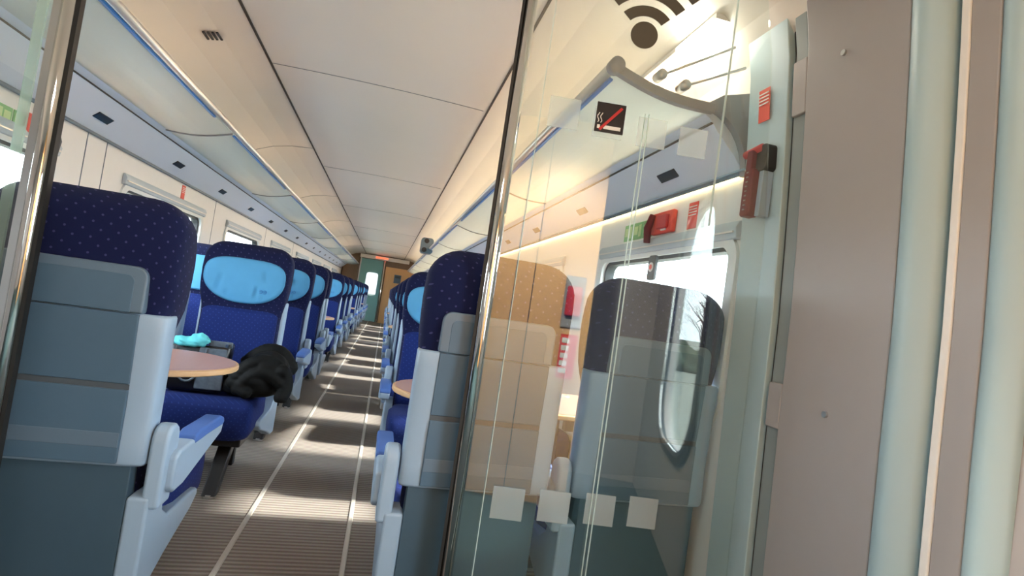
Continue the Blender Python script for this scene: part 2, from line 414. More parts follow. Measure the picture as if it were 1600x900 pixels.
# left vestibule wall; unseen window added to let daylight into this end
lw = plate_yz('wall_left_entrance', [(YB,0),(YG-.02,0),(YG-.02,2.32),(YB,2.32)], [rrect(-.82,.75,-.28,1.45,.12)], .06, XL-.03, 'vwall'); struct(lw)
wi += 1
fr = plate_yz(f'window_{wi}', rrect(-.87,.70,-.23,1.50,.15), [rrect(-.81,.76,-.29,1.44,.11)], .02, XL+.008, 'dframe', bev=.004); struct(fr)
MB().prism(rrect(-.82,.75,-.28,1.45,.12),'x',XL-.04,XL-.034).build('pane','wglass',fr)
bw = MB().box((XL-.1,YB-.06,0),(XR+.1,YB,2.45)).build('wall_back','vwall'); struct(bw)
# beech cabinet end behind the viewer, seen mirrored in the glass
wp = thing('wooden_partition','beech wood partition with red extinguisher box, mirrored in the right glass pane','partition',(.10,-.08,0))
MB().box((-.12,-.08,0),(.555,.0,2.3)).build('board','wood',wp,bev=.004)
MB().box((.189,0,0),(.194,.0012,2.3)).build('joint','seam',wp)
MB().box((.385,0,1.05),(.505,.012,1.36)).build('box_frame','grey',wp,bev=.006)
MB().box((.40,.012,1.12),(.492,.035,1.30)).build('red_box','red',wp,bev=.012)
MB().box((.40,0,.75),(.50,.003,1.01)).build('notice','signred',wp)
for k in range(5): MB().box((.41,.003,.78+.045*k),(.455,.0045,.81+.045*k)).build('notice_print','paper',wp)
MB().tube([(.45,0,.65),(.45,.05,.65),(.50,.05,.65)],.010,10).build('door_lever','steel',wp,smooth=True)
# ------------------------------------------------------------------ glass partition at the saloon end of the vestibule
gp = thing('glass_partition','glass partition pane right of the doorway with chrome pole and stickers','partition',(.28,YG+.01,0), math.radians(-9.6))
GC, GS = math.cos(math.radians(9.6)), math.sin(math.radians(9.6))
def gx(x):                     # station along the slightly turned pane
    r = x/1.6; return (1.61*r-.28)/(GC+r*GS)
def gz(z, x): return EYE+(z-EYE)*(1.61-gx(x)*GS)/1.6
def pole(parent, x, gasket_side, h=2.36):
    MB().tube([(x,0,0),(x,0,h)],.019,24).build('pole','chrome',parent,smooth=True)
    MB().box((min(x+gasket_side*.017,x+gasket_side*.026),-.010,0),(max(x+gasket_side*.017,x+gasket_side*.026),.010,h)).build('gasket','rubber',parent)
pole(gp, 0.012, -1)
MB().prism([(.03,.0),(.855,.0),(.84,.5),(.825,1.4),(.812,1.6),(.775,2.0),(.74,2.17),(.68,2.27),(.60,2.30),(.03,2.34)],'y',-.004,.004).build('pane','glass',gp)
MB().box((gx(.3655),-.030,.02),(gx(.3675),-.019,2.28)).build('leaf_edge','edge',gp)
MB().box((gx(.966),-.030,1.44),(gx(.969),-.019,2.25)).build('leaf_edge','edge',gp)
for dx in (0,.013):
    MB().box((gx(.703+dx),-.012,.35),(gx(.7055+dx),-.005,1.75)).build('seal_line','edge',gp)
for x in (.442,.587,.735,.88):
    for z in (.535,1.72):
        MB().box((gx(x-.049),-.006,gz(z-.047,x)),(gx(x+.049),-.0045,gz(z+.047,x))).build('frosted_square','film',gp)
# no-smoking sticker
ns = MB().box((gx(.543),-.0085,1.674),(gx(.638),-.0065,1.765)).build('no_smoking_sticker','ink',gp)
MB().box((gx(.572),-.0095,1.684),(gx(.628),-.0086,1.695)).build('cigarette','paper',ns)
MB().box((gx(.551),-.0095,1.684),(gx(.560),-.0086,1.695)).build('cigarette_tip','paper',ns)
for q in (0,.010):
    MB().tube([(gx(.551+q+.003*math.sin(k*1.3)),-.0092,1.702+.005*k) for k in range(7)],.0014,6).build('smoke','paper',ns)
sl = MB().raw([(gx(.556),-.0100,1.683),(gx(.563),-.0100,1.678),(gx(.629),-.0100,1.752),(gx(.622),-.0100,1.757)]+
              [(gx(.556),-.0088,1.683),(gx(.563),-.0088,1.678),(gx(.629),-.0088,1.752),(gx(.622),-.0088,1.757)],
              [(0,1,2,3),(4,5,6,7),(0,1,5,4),(1,2,6,5),(2,3,7,6),(3,0,4,7)]).build('red_bar','red',ns)
# wireless symbol printed on the glass
wf = MB().prism([(gx(.664)+.042*math.cos(2*PI*k/32),1.992+.042*math.sin(2*PI*k/32)) for k in range(32)],'y',-.0075,-.0055).build('wireless_symbol','wifi',gp)
for r0, r1 in ((.066,.099),(.123,.157),(.185,.22)):
    a0, a1 = math.radians(43), math.radians(137); N = 18
    pts = [(gx(.664)+r1*math.cos(a0+(a1-a0)*k/N),1.985+r1*math.sin(a0+(a1-a0)*k/N)) for k in range(N+1)]
    pti = [(gx(.664)+r0*math.cos(a0+(a1-a0)*k/N),1.985+r0*math.sin(a0+(a1-a0)*k/N)) for k in range(N+1)]
    mb = MB()
    mb.loft([[(a[0],-.0075,a[1]),(b[0],-.0075,b[1]),(b[0],-.0055,b[1]),(a[0],-.0055,a[1])] for a,b in zip(pts,pti)])
    mb.build('signal_arc','wifi',wf)
# left side of the doorway
gl = thing('glass_partition','glass partition pane left of the doorway with chrome pole','partition',(-.878,YG,0))
pole(gl, 0, 1)
MB().box((-.035,-.006,0),(-.018,.006,2.3)).build('pole_flange','steel',gl)
MB().prism([(-.03,.0),(XL+.878,.0),(XL+.878,1.78),(mx_(1.08)+.878,2.05),(mx_(.9)+.878,2.24),(-.03,2.34)],'y',-.004,.004).build('pane','glass',gl)
MB().box((-.088,.028,0),(-.066,.036,2.28)).build('leaf_edge','gband',gl)

# emergency hammer and its red sign on the right-hand wall panel
hm = thing('emergency_hammer','dark red emergency hammer in black holder on wall panel by the glass','hammer',(1.108,1.53,1.62))
MB().prism(rrect(-.045,.03,.035,.115,.015),'x',-.035,.008).build('holder','rubber',hm,bev=.004)
MB().prism(rrect(-.012,-.115,.036,.04,.012),'x',-.05,-.012).build('handle','dred',hm,bev=.006)
MB().prism(rrect(.0,.02,.028,.10,.008),'x',-.052,-.014).build('neck','dred',hm,bev=.004)
MB().tube([(-.032,-.02,.105),(-.032,.062,.098)],.013,14).build('head','red',hm,smooth=True)
for k in range(9): MB().box((-.0525,.008,-.095+.015*k),(-.0495,.018,-.091+.015*k)).build('grip_rib','grey',hm)
MB().box((-.03,-.035,-.115),(.008,-.014,.03)).build('wall_clip','shell',hm,bev=.003)
sg = thing('emergency_sign','small red sign with white lines above the emergency hammer','sign',(1.092,1.55,1.88))
MB().raw([(.004,-.026,-.055),(.004,.026,-.055),(-.007,.026,.05),(-.007,-.026,.05),(.002,-.026,-.055),(.002,.026,-.055),(-.009,.026,.05),(-.009,-.026,.05)],
         [(0,1,2,3),(4,5,6,7),(0,1,5,4),(1,2,6,5),(2,3,7,6),(3,0,4,7)]).build('plate','signred',sg)
for k in range(4):
    z = .0+.011*k; x = -.0035-.0105*(z/.105)
    MB().box((x-.003,-.022,z),(x+.0005,.022,z+.0035)).build('text_line','paper',sg)

# ------------------------------------------------------------------ luggage racks, air ducts, lights
HI, ZI, HO, ZO = .844, EYE+.838, 1.215, EYE+.786
def rack(side):
    sg_ = 1 if side == 'right' else -1
    X = lambda h: XC+sg_*h
    y_start = 1.70
    r = thing('luggage_rack', f'long frosted glass luggage rack along the {side} side of the coach', 'luggage rack', (XC,y_start,0))
    r['label'] = f'long frosted glass luggage rack above the {side}-hand seats'
    cuts = [1.70,3.70]+[5.9+2.2*k for k in range(7)]; cuts = [c for c in cuts if c < YE-.6]+[YE-.5]
    K = 8
    curve = [(HI+(HO-HI)*k/K, ZI+(ZO-ZI)*k/K-.022*math.sin(PI*k/K)) for k in range(K+1)]
    for a, b in zip(cuts, cuts[1:]):
        top = [(sg_*h,z+.006) for h,z in curve]; bot = [(sg_*h,z-.006) for h,z in curve[::-1]]
        MB().prism(top+bot,'y',a-y_start+.006,b-y_start-.006).build('shelf_panel','shelf',r)
        if a > 1.8:
            MB().loft([[(sg_*h,a-y_start-.010,z-.011),(sg_*h,a-y_start+.010,z-.011),(sg_*h,a-y_start+.010,z+.02),(sg_*h,a-y_start-.010,z+.02)] for h,z in curve]).build('shelf_joint','grey',r)
    L = cuts[-1]-y_start
    MB().tube([(sg_*(HI-.012),0,ZI+.012),(sg_*(HI-.012),L,ZI+.012)],.018,14).build('front_rail','rail',r,smooth=True)
    for a, b in zip(cuts, cuts[1:]):
        MB().box((min(sg_*(HI-.002),sg_*(HI+.010)),a-y_start+.04,ZI-.014),(max(sg_*(HI-.002),sg_*(HI+.010)),b-y_start-.35,ZI-.004)).build('rail_strip','bluerail',r)
    MB().loft([[(sg_*h,-.02,z-.012),(sg_*h,.006,z-.012),(sg_*h,.006,z+.022),(sg_*h,-.02,z+.022)] for h,z in curve]).build('end_bracket','grey',r,smooth=False,bev=.003)
    MB().tube([(sg_*(HI-.005),-.03,ZI+.012),(sg_*(HI-.005),.01,ZI+.012)],.026,14).build('rail_cap','grey',r,smooth=True)
    for h, z, e in ((1.00,ZI-.012,(1.24,-.05,ZI+.16)),(1.09,ZI-.028,(1.29,-.05,ZI+.10))):
        kn = MB().tube([(sg_*h,-.03,z+.03),(sg_*h,.015,z+.03)],.018,12).build('end_knob','steel',r,smooth=True)
        MB().tube([(sg_*h,-.012,z+.03),(sg_*e[0],e[1],e[2])],.005,8).build('stay_rod','steel',kn,smooth=True)
    # sloping air duct below the rack
    d = thing('air_duct', f'sloping pale blue-grey duct panel under the {side}-hand luggage rack', 'duct', (XC,y_start,0))
    hl, zl = 1.376, EYE+.607
    pr = [(sg_*(HO-.03),ZO+.004),(sg_*(HO+.01),ZO-.02),(sg_*(HO+.05),ZO-.065),(sg_*(hl-.04),zl+.05),(sg_*hl,zl),(sg_*(hl+.005),zl+.012),(sg_*(hl+.005),ZO+.01)]
    MB().prism(pr,'y',.02,L).build('duct_panel','duct',d,bev=.002)
    MB().box((min(sg_*(HO+.012),sg_*(HO+.022)),.02,ZO-.034),(max(sg_*(HO+.012),sg_*(HO+.022)),L,ZO-.030)).build('duct_groove','seam',d)
    MB().box((min(sg_*(hl-.012),sg_*(hl+.005)),.02,zl-.018),(max(sg_*(hl-.012),sg_*(hl+.005)),L,zl-.002)).build('duct_lip','panel_light',d,bev=.003)
    endp = [(sg_*(HO-.04),ZO+.01)]+[(sg_*(HO-.04+.19*math.sin(t*PI/16)),ZO-.20+.21*math.cos(t*PI/16)) for t in range(1,9)]+[(sg_*(hl+.005),ZO-.2),(sg_*(hl+.005),ZO+.10),(sg_*(HO+.03),ZO+.06)]
    MB().prism(endp,'y',-.012,.02).build('end_panel','grey',d,bev=.002)
    # reading-light slots in the duct, one per seat row
    n = Vector((sg_*(zl+.05-(ZO-.065)),0,-sg_*1*(sg_*(hl-.04)-sg_*(HO+.05))*1)); 
    p0 = Vector((sg_*(HO+.05),0,ZO-.065)); p1 = Vector((sg_*(hl-.04),0,zl+.05)); tv = (p1-p0).normalized()
    nv = Vector((-tv.z,0,tv.x)); 
    if nv.z > 0: nv = -nv
    for k in range(16):
        y = 2.16+1.06*k-y_start
        if y > L: break
        c = p0.lerp(p1,.72)+nv*.001
        mb = MB(); vs = []
        for dn in (-.004,.004):
            for (a,b) in ((-.072,-.020),(.072,-.020),(.072,.020),(-.072,.020)):
                q = c+tv*b+nv*dn; vs.append((q.x,y+a,q.z))
        lt = mb.raw(vs,[(0,1,2,3),(4,5,6,7),(0,1,5,4),(1,2,6,5),(2,3,7,6),(3,0,4,7)]).build('reading_light','ink',d)
    return r, d
rack('right'); rack('left')

# warm light tube in the channel behind the right rack and the bright panel at its near end
lt = thing('light_channel','glowing ceiling light channel above the right luggage rack','lamp',(.985,1.66,2.185))
MB().box((-.045,0,.0),(.045,17.5,.02)).build('channel','rail',lt)
MB().tube([(0,.25,-.012),(0,17.4,-.012)],.016,12).build('tube','lamp',lt,smooth=True)
MB().box((-.06,.03,-.018),(.06,.24,.0)).build('bright_panel','lamp2',lt,bev=.004)
lt = thing('light_channel','hidden channel above the left luggage rack with added glow strips warming the ceiling','lamp',(mx_(.985),1.66,2.185))
MB().box((-.045,0,.0),(.045,17.5,.02)).build('channel','rail',lt)
for a_, b_ in ((1.0,2.1),(3.3,4.1),(6,7),(9,10.5),(13,15)): MB().tube([(0,a_,-.012),(0,b_,-.012)],.016,12).build('tube','patchglow',lt,smooth=True)  # glow strips added to imitate sun patches on the left ceiling
# glowing strip standing in for sunlight on the right wall below the duct
cl = thing('sun_glow_strip','glowing strip added for the sunlight glow below the right duct, above the windows','lamp',(1.158,1.68,EYE+.600))
MB().box((-.012,0,-.012),(.004,17.6,.004)).build('strip','cove',cl)
MB().box((-.022,0,.004),(.004,17.6,.010)).build('holder','shell',cl)

# signs and brake handles on the walls above the first windows
def wall_sign_set(side):
    sg_ = 1 if side == 'right' else -1
    X = XR if side == 'right' else XL
    y0 = 2.36 if side == 'right' else 2.46
    s = thing('escape_sign', f'row of three green escape signs on the {side} wall above the first window', 'sign', (X,y0,1.585))
    for k in range(3):
        q = MB().box((-.004,.015+.105*k,-.042),(.004,.11+.105*k,.042)).build('sign_panel','green',s)
        MB().box((-.0052 if sg_>0 else .0042,.025+.105*k,-.03),(-.0042 if sg_>0 else .0052,.05+.105*k,.03)).build('figure','lime',q)
        MB().box((-.0052 if sg_>0 else .0042,.06+.105*k,-.018),(-.0042 if sg_>0 else .0052,.10+.105*k,.024)).build('arrow','lime',q)
    b = thing('brake_handle', f'red emergency brake handle box on the {side} wall beside the green signs', 'emergency brake', (X,y0-.11 if side == 'right' else y0+.38,1.585))
    MB().box((min(0,-sg_*.025),-.095,-.045),(max(0,-sg_*.025),.095,.055)).build('box','signred',b,bev=.008)
    MB().box((min(-sg_*.024,-sg_*.04),-.07,-.028),(max(-sg_*.024,-sg_*.04),.02,.035)).build('cover','red',b,bev=.006)
    MB().box((min(-sg_*.026,-sg_*.030),-.055,-.035),(max(-sg_*.026,-sg_*.030),-.01,.01)).build('label_plate','paper',b)
    MB().tube([(-sg_*.035,.07,.045),(-sg_*.05,.075,-.02),(-sg_*.045,.075,-.085)],[.014,.018,.015],12).build('handle','dred' if side=='right' else 'dark_grey',b,smooth=True)
    return s
wall_sign_set('right'); wall_sign_set('left')
def red_notice(x, y, z, sg_, label):
    s = thing('fire_notice', label, 'sign', (x,y,z))
    MB().box((-.003,-.034,-.055),(.003,.034,.055)).build('plate','signred',s)
    for k in range(4):
        a, b = (-.0042,-.003) if sg_ > 0 else (.003,.0042)
        MB().box((a,-.028,.0+.012*k),(b,.028,.004+.012*k)).build('text_line','paper',s)
red_notice(XR, 2.03, 1.595, 1, 'small red notice with white lines right of the brake handle')
red_notice(XL, 4.64, 1.625, -1, 'small red notice on left wall above the second window')
# small emblem plate at the top of the first right window
wt = thing('window_tag','dark rounded tag with red dot at top of right window','sign',(1.158,2.30,1.40))
MB().prism(rrect(-.035,-.07,.035,.045,.015),'x',-.012,.002).build('plate','dark_grey',wt,bev=.003)
MB().tube([(-.0125,0,-.01),(-.015,0,-.01)],.022,20).build('disc','paper',wt)
MB().tube([(-.0150,0,-.01),(-.0165,0,-.01)],.012,16).build('dot','signred',wt)
# wall panel joints left of the first left windows
for k, y in enumerate((3.25,3.45,5.45,7.6,9.75)):
    t = MB().box((XL-.001,y-.003,1.0),(XL+.002,y+.003,1.70)).build(f'trim_{ti}','panel_light'); struct(t); ti += 1
# box with two dark openings hung at the edge of the right rack
sp = thing('speaker_box','grey box with two dark round openings hanging at right rack edge','speaker',(.56,9.5,1.985))
MB().prism(rrect(-.11,-.13,.10,.14,.05),'y',-.05,.16).build('housing','panel_light',sp,bev=.01)
for x, z in ((-.045,-.07),(-.02,.085)):
    MB().tube([(x,-.055,z),(x,-.045,z)],.042,18).build('opening','ink',sp)

# ------------------------------------------------------------------ seats
def sec(hw, yr, yf, z, n=32, e=4.5, wing=0):
    cy = (yr+yf)/2; hd = (yf-yr)/2; out = []
    for k in range(n):
        t = 2*PI*k/n; c, s_ = math.cos(t), math.sin(t)
        x = hw*math.copysign(abs(c)**(2/e), c); y = cy+hd*math.copysign(abs(s_)**(2/e), s_)
        if s_ > 0 and wing: y += wing*(abs(x)/max(hw,.01))**3
        out.append((x,y,z))
    return out
def interp(tab, z):
    for (a,va),(b,vb) in zip(tab, tab[1:]):
        if a <= z <= b: return va+(vb-va)*(z-a)/(b-a)
    return tab[-1][1] if z > tab[-1][0] else tab[0][1]
H = 1.265
def hw_back(z):
    base = interp([(.4,.213),(.86,.216),(.92,.226),(.98,.236),(1.1,.240),(1.3,.240)], z)
    r = .105
    if z > H-r:
        d = z-(H-r); base = base-r+math.sqrt(max(r*r-d*d,0))
    return base
def seat_proto(s):
    """seat facing +y, back face at y=0; armrest on the side of x*s > 0"""
    root = bpy.data.objects.new('train_seat', None); COL.objects.link(root)
    bk = MB(); secs = []
    zs = [.40,.46,.55,.65,.75,.84,.88,.905,.93,.96,1.0,1.05,1.1,1.14]+[H-.105+.105*math.sin(PI/2*k/8) for k in range(1,9)]
    for z in zs:
        yr = interp([(.4,.03),(.55,.015),(.9,.0),(1.05,-.025),(1.18,-.025),(1.3,.0)], z)
        yf = interp([(.4,.165),(.55,.15),(.84,.118),(.9,.108),(.95,.125),(1.05,.135),(1.18,.125),(1.3,.10)], z)
        h = hw_back(z)
        if z > 1.2:
            q = (z-1.2)/(H-1.2); k = .5*q**2.5*(yf-yr)*.75; yr += k; yf -= k
        secs.append(sec(max(h,.02), yr, yf, z, wing=interp([(.4,.0),(.86,.012),(.95,.03),(1.1,.03),(1.3,.0)], z)))
    bk.loft(secs); bk.build('backrest','navy' ,root,smooth=True)
    # lower front of the backrest, same cloth with its lit tone put in
    fr = MB(); secs = []
    for z in [.43,.5,.6,.7,.8,.86,.885]:
        yf = interp([(.4,.165),(.55,.15),(.84,.118),(.9,.108)], z)
        secs.append(sec(.205-.02*(z>.87), yf-.05, yf+.014-.010*(z>.87 or z<.45), z, e=6))
    fr.loft(secs); fr.build('back_cushion','blue',root,smooth=True)
    # headrest cover: rounded cloth bulging forward
    cv = MB(); N = 80; rings = 18; vs = []; fs = []
    zc = 1.055
    def outline(t):
        c, q = math.cos(t), math.sin(t)
        e = 2.0/3.4 if q > 0 else 2.0/2.35
        x = .220*math.copysign(abs(c)**e, c); z = (.122 if q > 0 else .138)*math.copysign(abs(q)**e, q)
        if q < 0: x *= 1-.10*abs(q)
        return x, z
    creases = [(.118,.030,-.12,.03,.012,.0055),(.085,-.06,-.13,.0,.010,.005),(.055,-.08,-.13,-.02,.010,.004),(-.075,-.02,-.11,.015,.010,.005),(-.10,.07,-.01,-.04,.012,.004),(-.11,-.07,-.13,.01,.008,.004)]
    for i in range(rings+1):
        fr_ = i/rings
        for k in range(N):
            x, z = outline(2*PI*k/N); x *= fr_; z *= fr_
            y = .139+.020*(1-fr_**2.6)+.024*(abs(x)/.24)**3
            for xc_, zt, zb, sl_, w_, dp_ in creases:      # soft folds in the loose cloth
                if zb < z < max(zt,zb+.02):
                    u_ = (x-(xc_+sl_*(zt-z)/.15))/w_; fade = math.sin(PI*min(1,max(0,(z-zb)/(zt-zb))))
                    y -= 2.2*dp_*math.exp(-u_*u_)*fade*(1-fr_**6)
                    y += 1.2*dp_*math.exp(-(u_-1.6)**2)*fade*(1-fr_**6)
            if i == rings: y -= .010
            vs.append((x,y,zc+z))
    for i in range(rings):
        for k in range(N):
            k2 = (k+1)%N; fs.append((i*N+k,i*N+k2,(i+1)*N+k2,(i+1)*N+k))
    for k in range(N):
        x, z = outline(2*PI*k/N); vs.append((x*.97,.095,zc+z*.97))
    for k in range(N):
        k2 = (k+1)%N; fs.append((rings*N+k,rings*N+k2,(rings+1)*N+k2,(rings+1)*N+k))
    cv.raw(vs, fs); cvo = cv.build('headrest_cover','cover',root,smooth=True)
    em = MB()
    for q_ in (0,.022):
        em.tube([(-.098-q_+.0095*math.cos(a_),.1605,.998+.0095*math.sin(a_)) for a_ in [math.radians(40+26*m_) for m_ in range(11)]],.0016,6)
        em.tube([(-.098-q_+.009,.1605,.998),(-.098-q_-.009,.1605,.999)],.0016,6)
    em.build('emblem','logo',cvo,smooth=True)
    # back shell
    sh = MB(); secs = []
    for z in [.537,.545,.6,.7,.8,.9,.94,.947]:
        k = .004 if z in (.537,.947) else 0
        yr = interp([(.53,-.012),(.7,-.012),(.95,-.03)], z)
        secs.append(sec(.235-k, yr+k, .085, z, e=7))
    sh.loft(secs); sh.build('back_shell','shell',root,smooth=True)
    def yr_(z): return interp([(.53,-.012),(.7,-.012),(.95,-.03)], z)
    def rear(name, x0, x1, z0, z1, out, m, bev=.003):
        mb = MB(); a, b = yr_(z0), yr_(z1)
        mb.raw([(x0,a+.02,z0),(x1,a+.02,z0),(x1,a-out,z0),(x0,a-out,z0),(x0,b+.02,z1),(x1,b+.02,z1),(x1,b-out,z1),(x0,b-out,z1)],
               [(0,3,2,1),(4,5,6,7),(0,1,5,4),(1,2,6,5),(2,3,7,6),(3,0,4,7)])
        return mb.build(name,m,root,bev=bev)
    rear('tray_table',-.172,.172,.757,.9455,.004,'panel')
    rear('pocket_slot',-.172,.172,.742,.757,.001,'dark_grey',0)
    rear('magazine_pocket',-.172,.172,.545,.742,.007,'panel')
    rear('pocket_band',-.17,.17,.588,.628,.009,'panel_light',.002)
    up = MB().prism([(-.178,.9475),(.178,.9475)]+[p for p in rrect(-.178,.90,.178,1.072,.03) if p[1] > 1.0],'y',-.036,.0); 
    upo = up.build('upper_panel','panel_light',root,bev=.006)
    MB().prism([(-.150,.949),(.150,.949)]+[p for p in rrect(-.150,.90,.150,1.048,.02) if p[1] > 1.0],'y',-.0375,-.03).build('upper_inset','panel',upo,bev=.002)
    # lower body
    MB().box((-.205,.0,.17),(.205,.07,.537)).build('rear_panel','base',root,bev=.004)
    cu_ = MB(); secs = []
    for y, z0, z1, hw in [(.10,.30,.42,.20),(.14,.29,.445,.212),(.22,.28,.44,.225),(.28,.28,.44,.240),(.40,.275,.445,.242),(.50,.255,.455,.242),(.56,.245,.455,.240),(.60,.255,.44,.234),(.62,.28,.41,.22)]:
        cz = (z0+z1)/2; hz = (z1-z0)/2; ring = []
        for k in range(28):
            t = 2*PI*k/28; c, q = math.cos(t), math.sin(t); e = 2/5
            x = hw*math.copysign(abs(c)**e, c); z = cz+hz*math.copysign(abs(q)**e, q)
            if q > 0: z += .012*(abs(x)/.215)**4
            ring.append((x,y,z))
        secs.append(ring)
    cu_.loft(secs); cu_.build('seat_cushion','blue',root,smooth=True)
    MB().box((-.20,.08,.215),(.20,.56,.285)).build('seat_frame','black',root,bev=.008)
    lg = MB().raw([(x+s*.11,y,z) for x,y,z in [(-.045,.42,.22),(.02,.42,.22),(.02,.50,.22),(-.045,.50,.22),(-.045,.63,.012),(.02,.63,.012),(.02,.69,.012),(-.045,.69,.012)]],
                  [(0,3,2,1),(4,5,6,7),(0,1,5,4),(1,2,6,5),(2,3,7,6),(3,0,4,7)]).build('leg','black',root,bev=.006)
    MB().tube([(-.012+s*.11,.66,0),(-.012+s*.11,.66,.018)],.03,14).build('foot','steel',lg,bev=.003)
    MB().box((min(s*.05,s*.10),.12,0),(max(s*.05,s*.10),.17,.22)).build('leg','black',root,bev=.006)
    # aisle-side panel, hinge post and armrest
    def sx(a, b): return (min(s*a,s*b), max(s*a,s*b))
    a, b = sx(.205,.262)
    MB().prism([(-.005,.165),(-.005,.455),(.10,.455),(.125,.38),(.18,.345),(.40,.335),(.455,.33),(.462,.305),(.41,.275),(.20,.215),(.08,.17)],'x',a,b).build('side_panel','shell',root,bev=.01,seg=3)
    a, b = sx(.238,.285)
    MB().prism([(-.0,.42),(-.0,.60)]+[(.045-.045*math.cos(PI*k/8),.605+.045*math.sin(PI*k/8)) for k in range(1,8)]+[(.09,.60),(.09,.42)],'x',a,b).build('hinge_post','shell',root,bev=.012,seg=3)
    a, b = sx(.250,.304)
    arm = MB().prism([(.03,.47),(.03,.56),(.06,.572),(.20,.575),(.47,.568),(.485,.55),(.475,.52),(.12,.455),(.05,.455)],'x',a,b).build('armrest','shell',root,bev=.010,seg=3)
    a, b = sx(.248,.306)
    MB().prism([(.17,.558),(.17,.582),(.22,.594),(.44,.588),(.478,.575),(.488,.556),(.47,.548),(.30,.556)],'x',a,b).build('armrest_pad','pad',arm,bev=.008,seg=3)
    return root
protoR = seat_proto(1); protoL = seat_proto(-1)
used = {1:False,-1:False}
ordn = ['first','second','third','fourth','fifth','sixth','seventh','eighth','ninth','tenth','eleventh','twelfth','thirteenth','fourteenth','fifteenth','sixteenth']
rows = []                       # (y of back face, faces camera?)
y = 1.68
while y < 18.5:
    rows += [(y,0),(y+1.90,1),(y+2.95,1),(y+4.0,1)]; y += 4.24
rows = [r for r in rows if r[0] < 18.6]
def put_seat(x, y, facing, s, label, group):
    sl_ = -s if facing else s                 # local side of the armrest
    pr = protoR if sl_ == 1 else protoL
    if not used[sl_]: o = pr; used[sl_] = True
    else: o = copy_tree(pr)
    o.location = (x,y,0); o.rotation_euler = (0,0,PI if facing else 0)
    return tag(o, label, 'seat', group)
for side in ('left','right'):
    s = 1 if side == 'left' else -1
    xa = -.795 if side == 'left' else .355
    xw = -1.345 if side == 'left' else .905
    nf = na = 0
    for i, (y, f) in enumerate(rows):
        if f: nf += 1; od = ordn[nf-1]
        else: na += 1; od = ordn[na-1]
        for kind, x in (('aisle',xa),('window',xw)):
            if kind == 'window' and ((side == 'right' and i > 3) or i > 9): continue
            if f:
                lab = f'blue {kind} seat facing the camera, {od} such row on the {side} of the aisle'
                if side == 'left' and nf == 1 and kind == 'aisle': lab = 'blue aisle seat carrying the black handbag and coat, behind the left table'
                if side == 'right' and nf == 1 and kind == 'aisle': lab = 'blue aisle seat facing the camera just beyond the right table'
            else:
                lab = f'navy {kind} seat with its grey back to the camera, {od} such row on the {side}'
                if na == 1 and kind == 'aisle': lab = f'large nearest navy aisle seat with its grey back to the camera, {side} of the aisle'
                if na == 1 and kind == 'window': lab = ('dark window seat seen from behind through the right glass pane' if side == 'right' else 'navy window seat seen from behind through the left glass pane')
            if kind == 'window' and side == 'left' and not f: x += .012
            put_seat(x, y, f, s, lab, f'{kind} seats on the {side}')

# ------------------------------------------------------------------ tables between facing seats
def table(side, y, label):
    sg_ = 1 if side == 'right' else -1
    wall = XR if side == 'right' else XL
    tip = .085 if side == 'right' else -.525
    t = thing('folding_table', label, 'table', (wall,y,0), 0, 'tables between facing seats')
    Lx = abs(tip-wall); hb = .30
    def out(sc=1, ins=0):
        p = [(.012,-hb+ins),(Lx-.32,-hb+ins)]
        for k in range(1,20):
            a = -PI/2+PI*k/20; p.append((Lx-.32+(.32-ins)*math.cos(a),(hb-ins)*math.sin(a)))
        p += [(Lx-.32,hb-ins),(.012,hb-ins)]
        return [(-sg_*a,b) for a,b in p]
    top = MB().prism(out(),'z',.700,.722).build('edge','tedge',t,bev=.006)
    MB().prism(out(1,.012),'z',.7195,.7235).build('table_top','table',t)
    MB().prism([(-sg_*(.30),.05),(-sg_*(.37),.05),(-sg_*(.37),.10),(-sg_*(.30),.10)],'z',0,.70).build('leg','grey',t,bev=.008)
    MB().box((min(-sg_*.002,-sg_*.30),-.02,.60),(max(-sg_*.002,-sg_*.34),.02,.70)).build('bracket','grey',t,bev=.005)
    return t
k = 0
for (y, f) in rows:
    if f: continue
    k += 1
    if y+1.9 > 18.6: continue
    nm = ['nearest','second','third','fourth'][k-1]
    table('left', y+.70, f'{nm} brown round-ended table on the left of the aisle')
    table('right', y+.70, f'{nm} brown round-ended table on the right of the aisle')

# ------------------------------------------------------------------ bag, scarf and coat on the first facing seat
hb = thing('handbag','black and mottled grey handbag standing on the blue aisle seat','bag',(-.88,3.12,.468))
bd = MB(); secs = []
for z, w, d in ((.0,.135,.055),(.015,.15,.065),(.08,.155,.068),(.16,.155,.062),(.235,.16,.05),(.245,.158,.045)):
    secs.append([(x,yy,z) for x,yy,_ in sec(w,-d,d,0,28,5)])
bd.loft(secs); bd.build('body','bag',hb,smooth=True)
MB().box((.02,-.0725,.015),(.15,-.060,.225)).build('side_patch','bagside',hb,bev=.006)
MB().box((-.16,-.055,.232),(.165,-.04,.262)).build('rim','bagside',hb,bev=.004)
for dy in (-.075,.07):
    MB().tube([(-.075+.075*(1-math.cos(PI*k/14))-.02,dy,.22-.17*math.sin(PI*k/14)) for k in range(15)],.0055,8).build('handle','bagside',hb,smooth=True)
for x in (.055,.145): MB().tube([(x,-.07,.245),(x,-.055,.245)],.010,10).build('ring','chrome',hb)
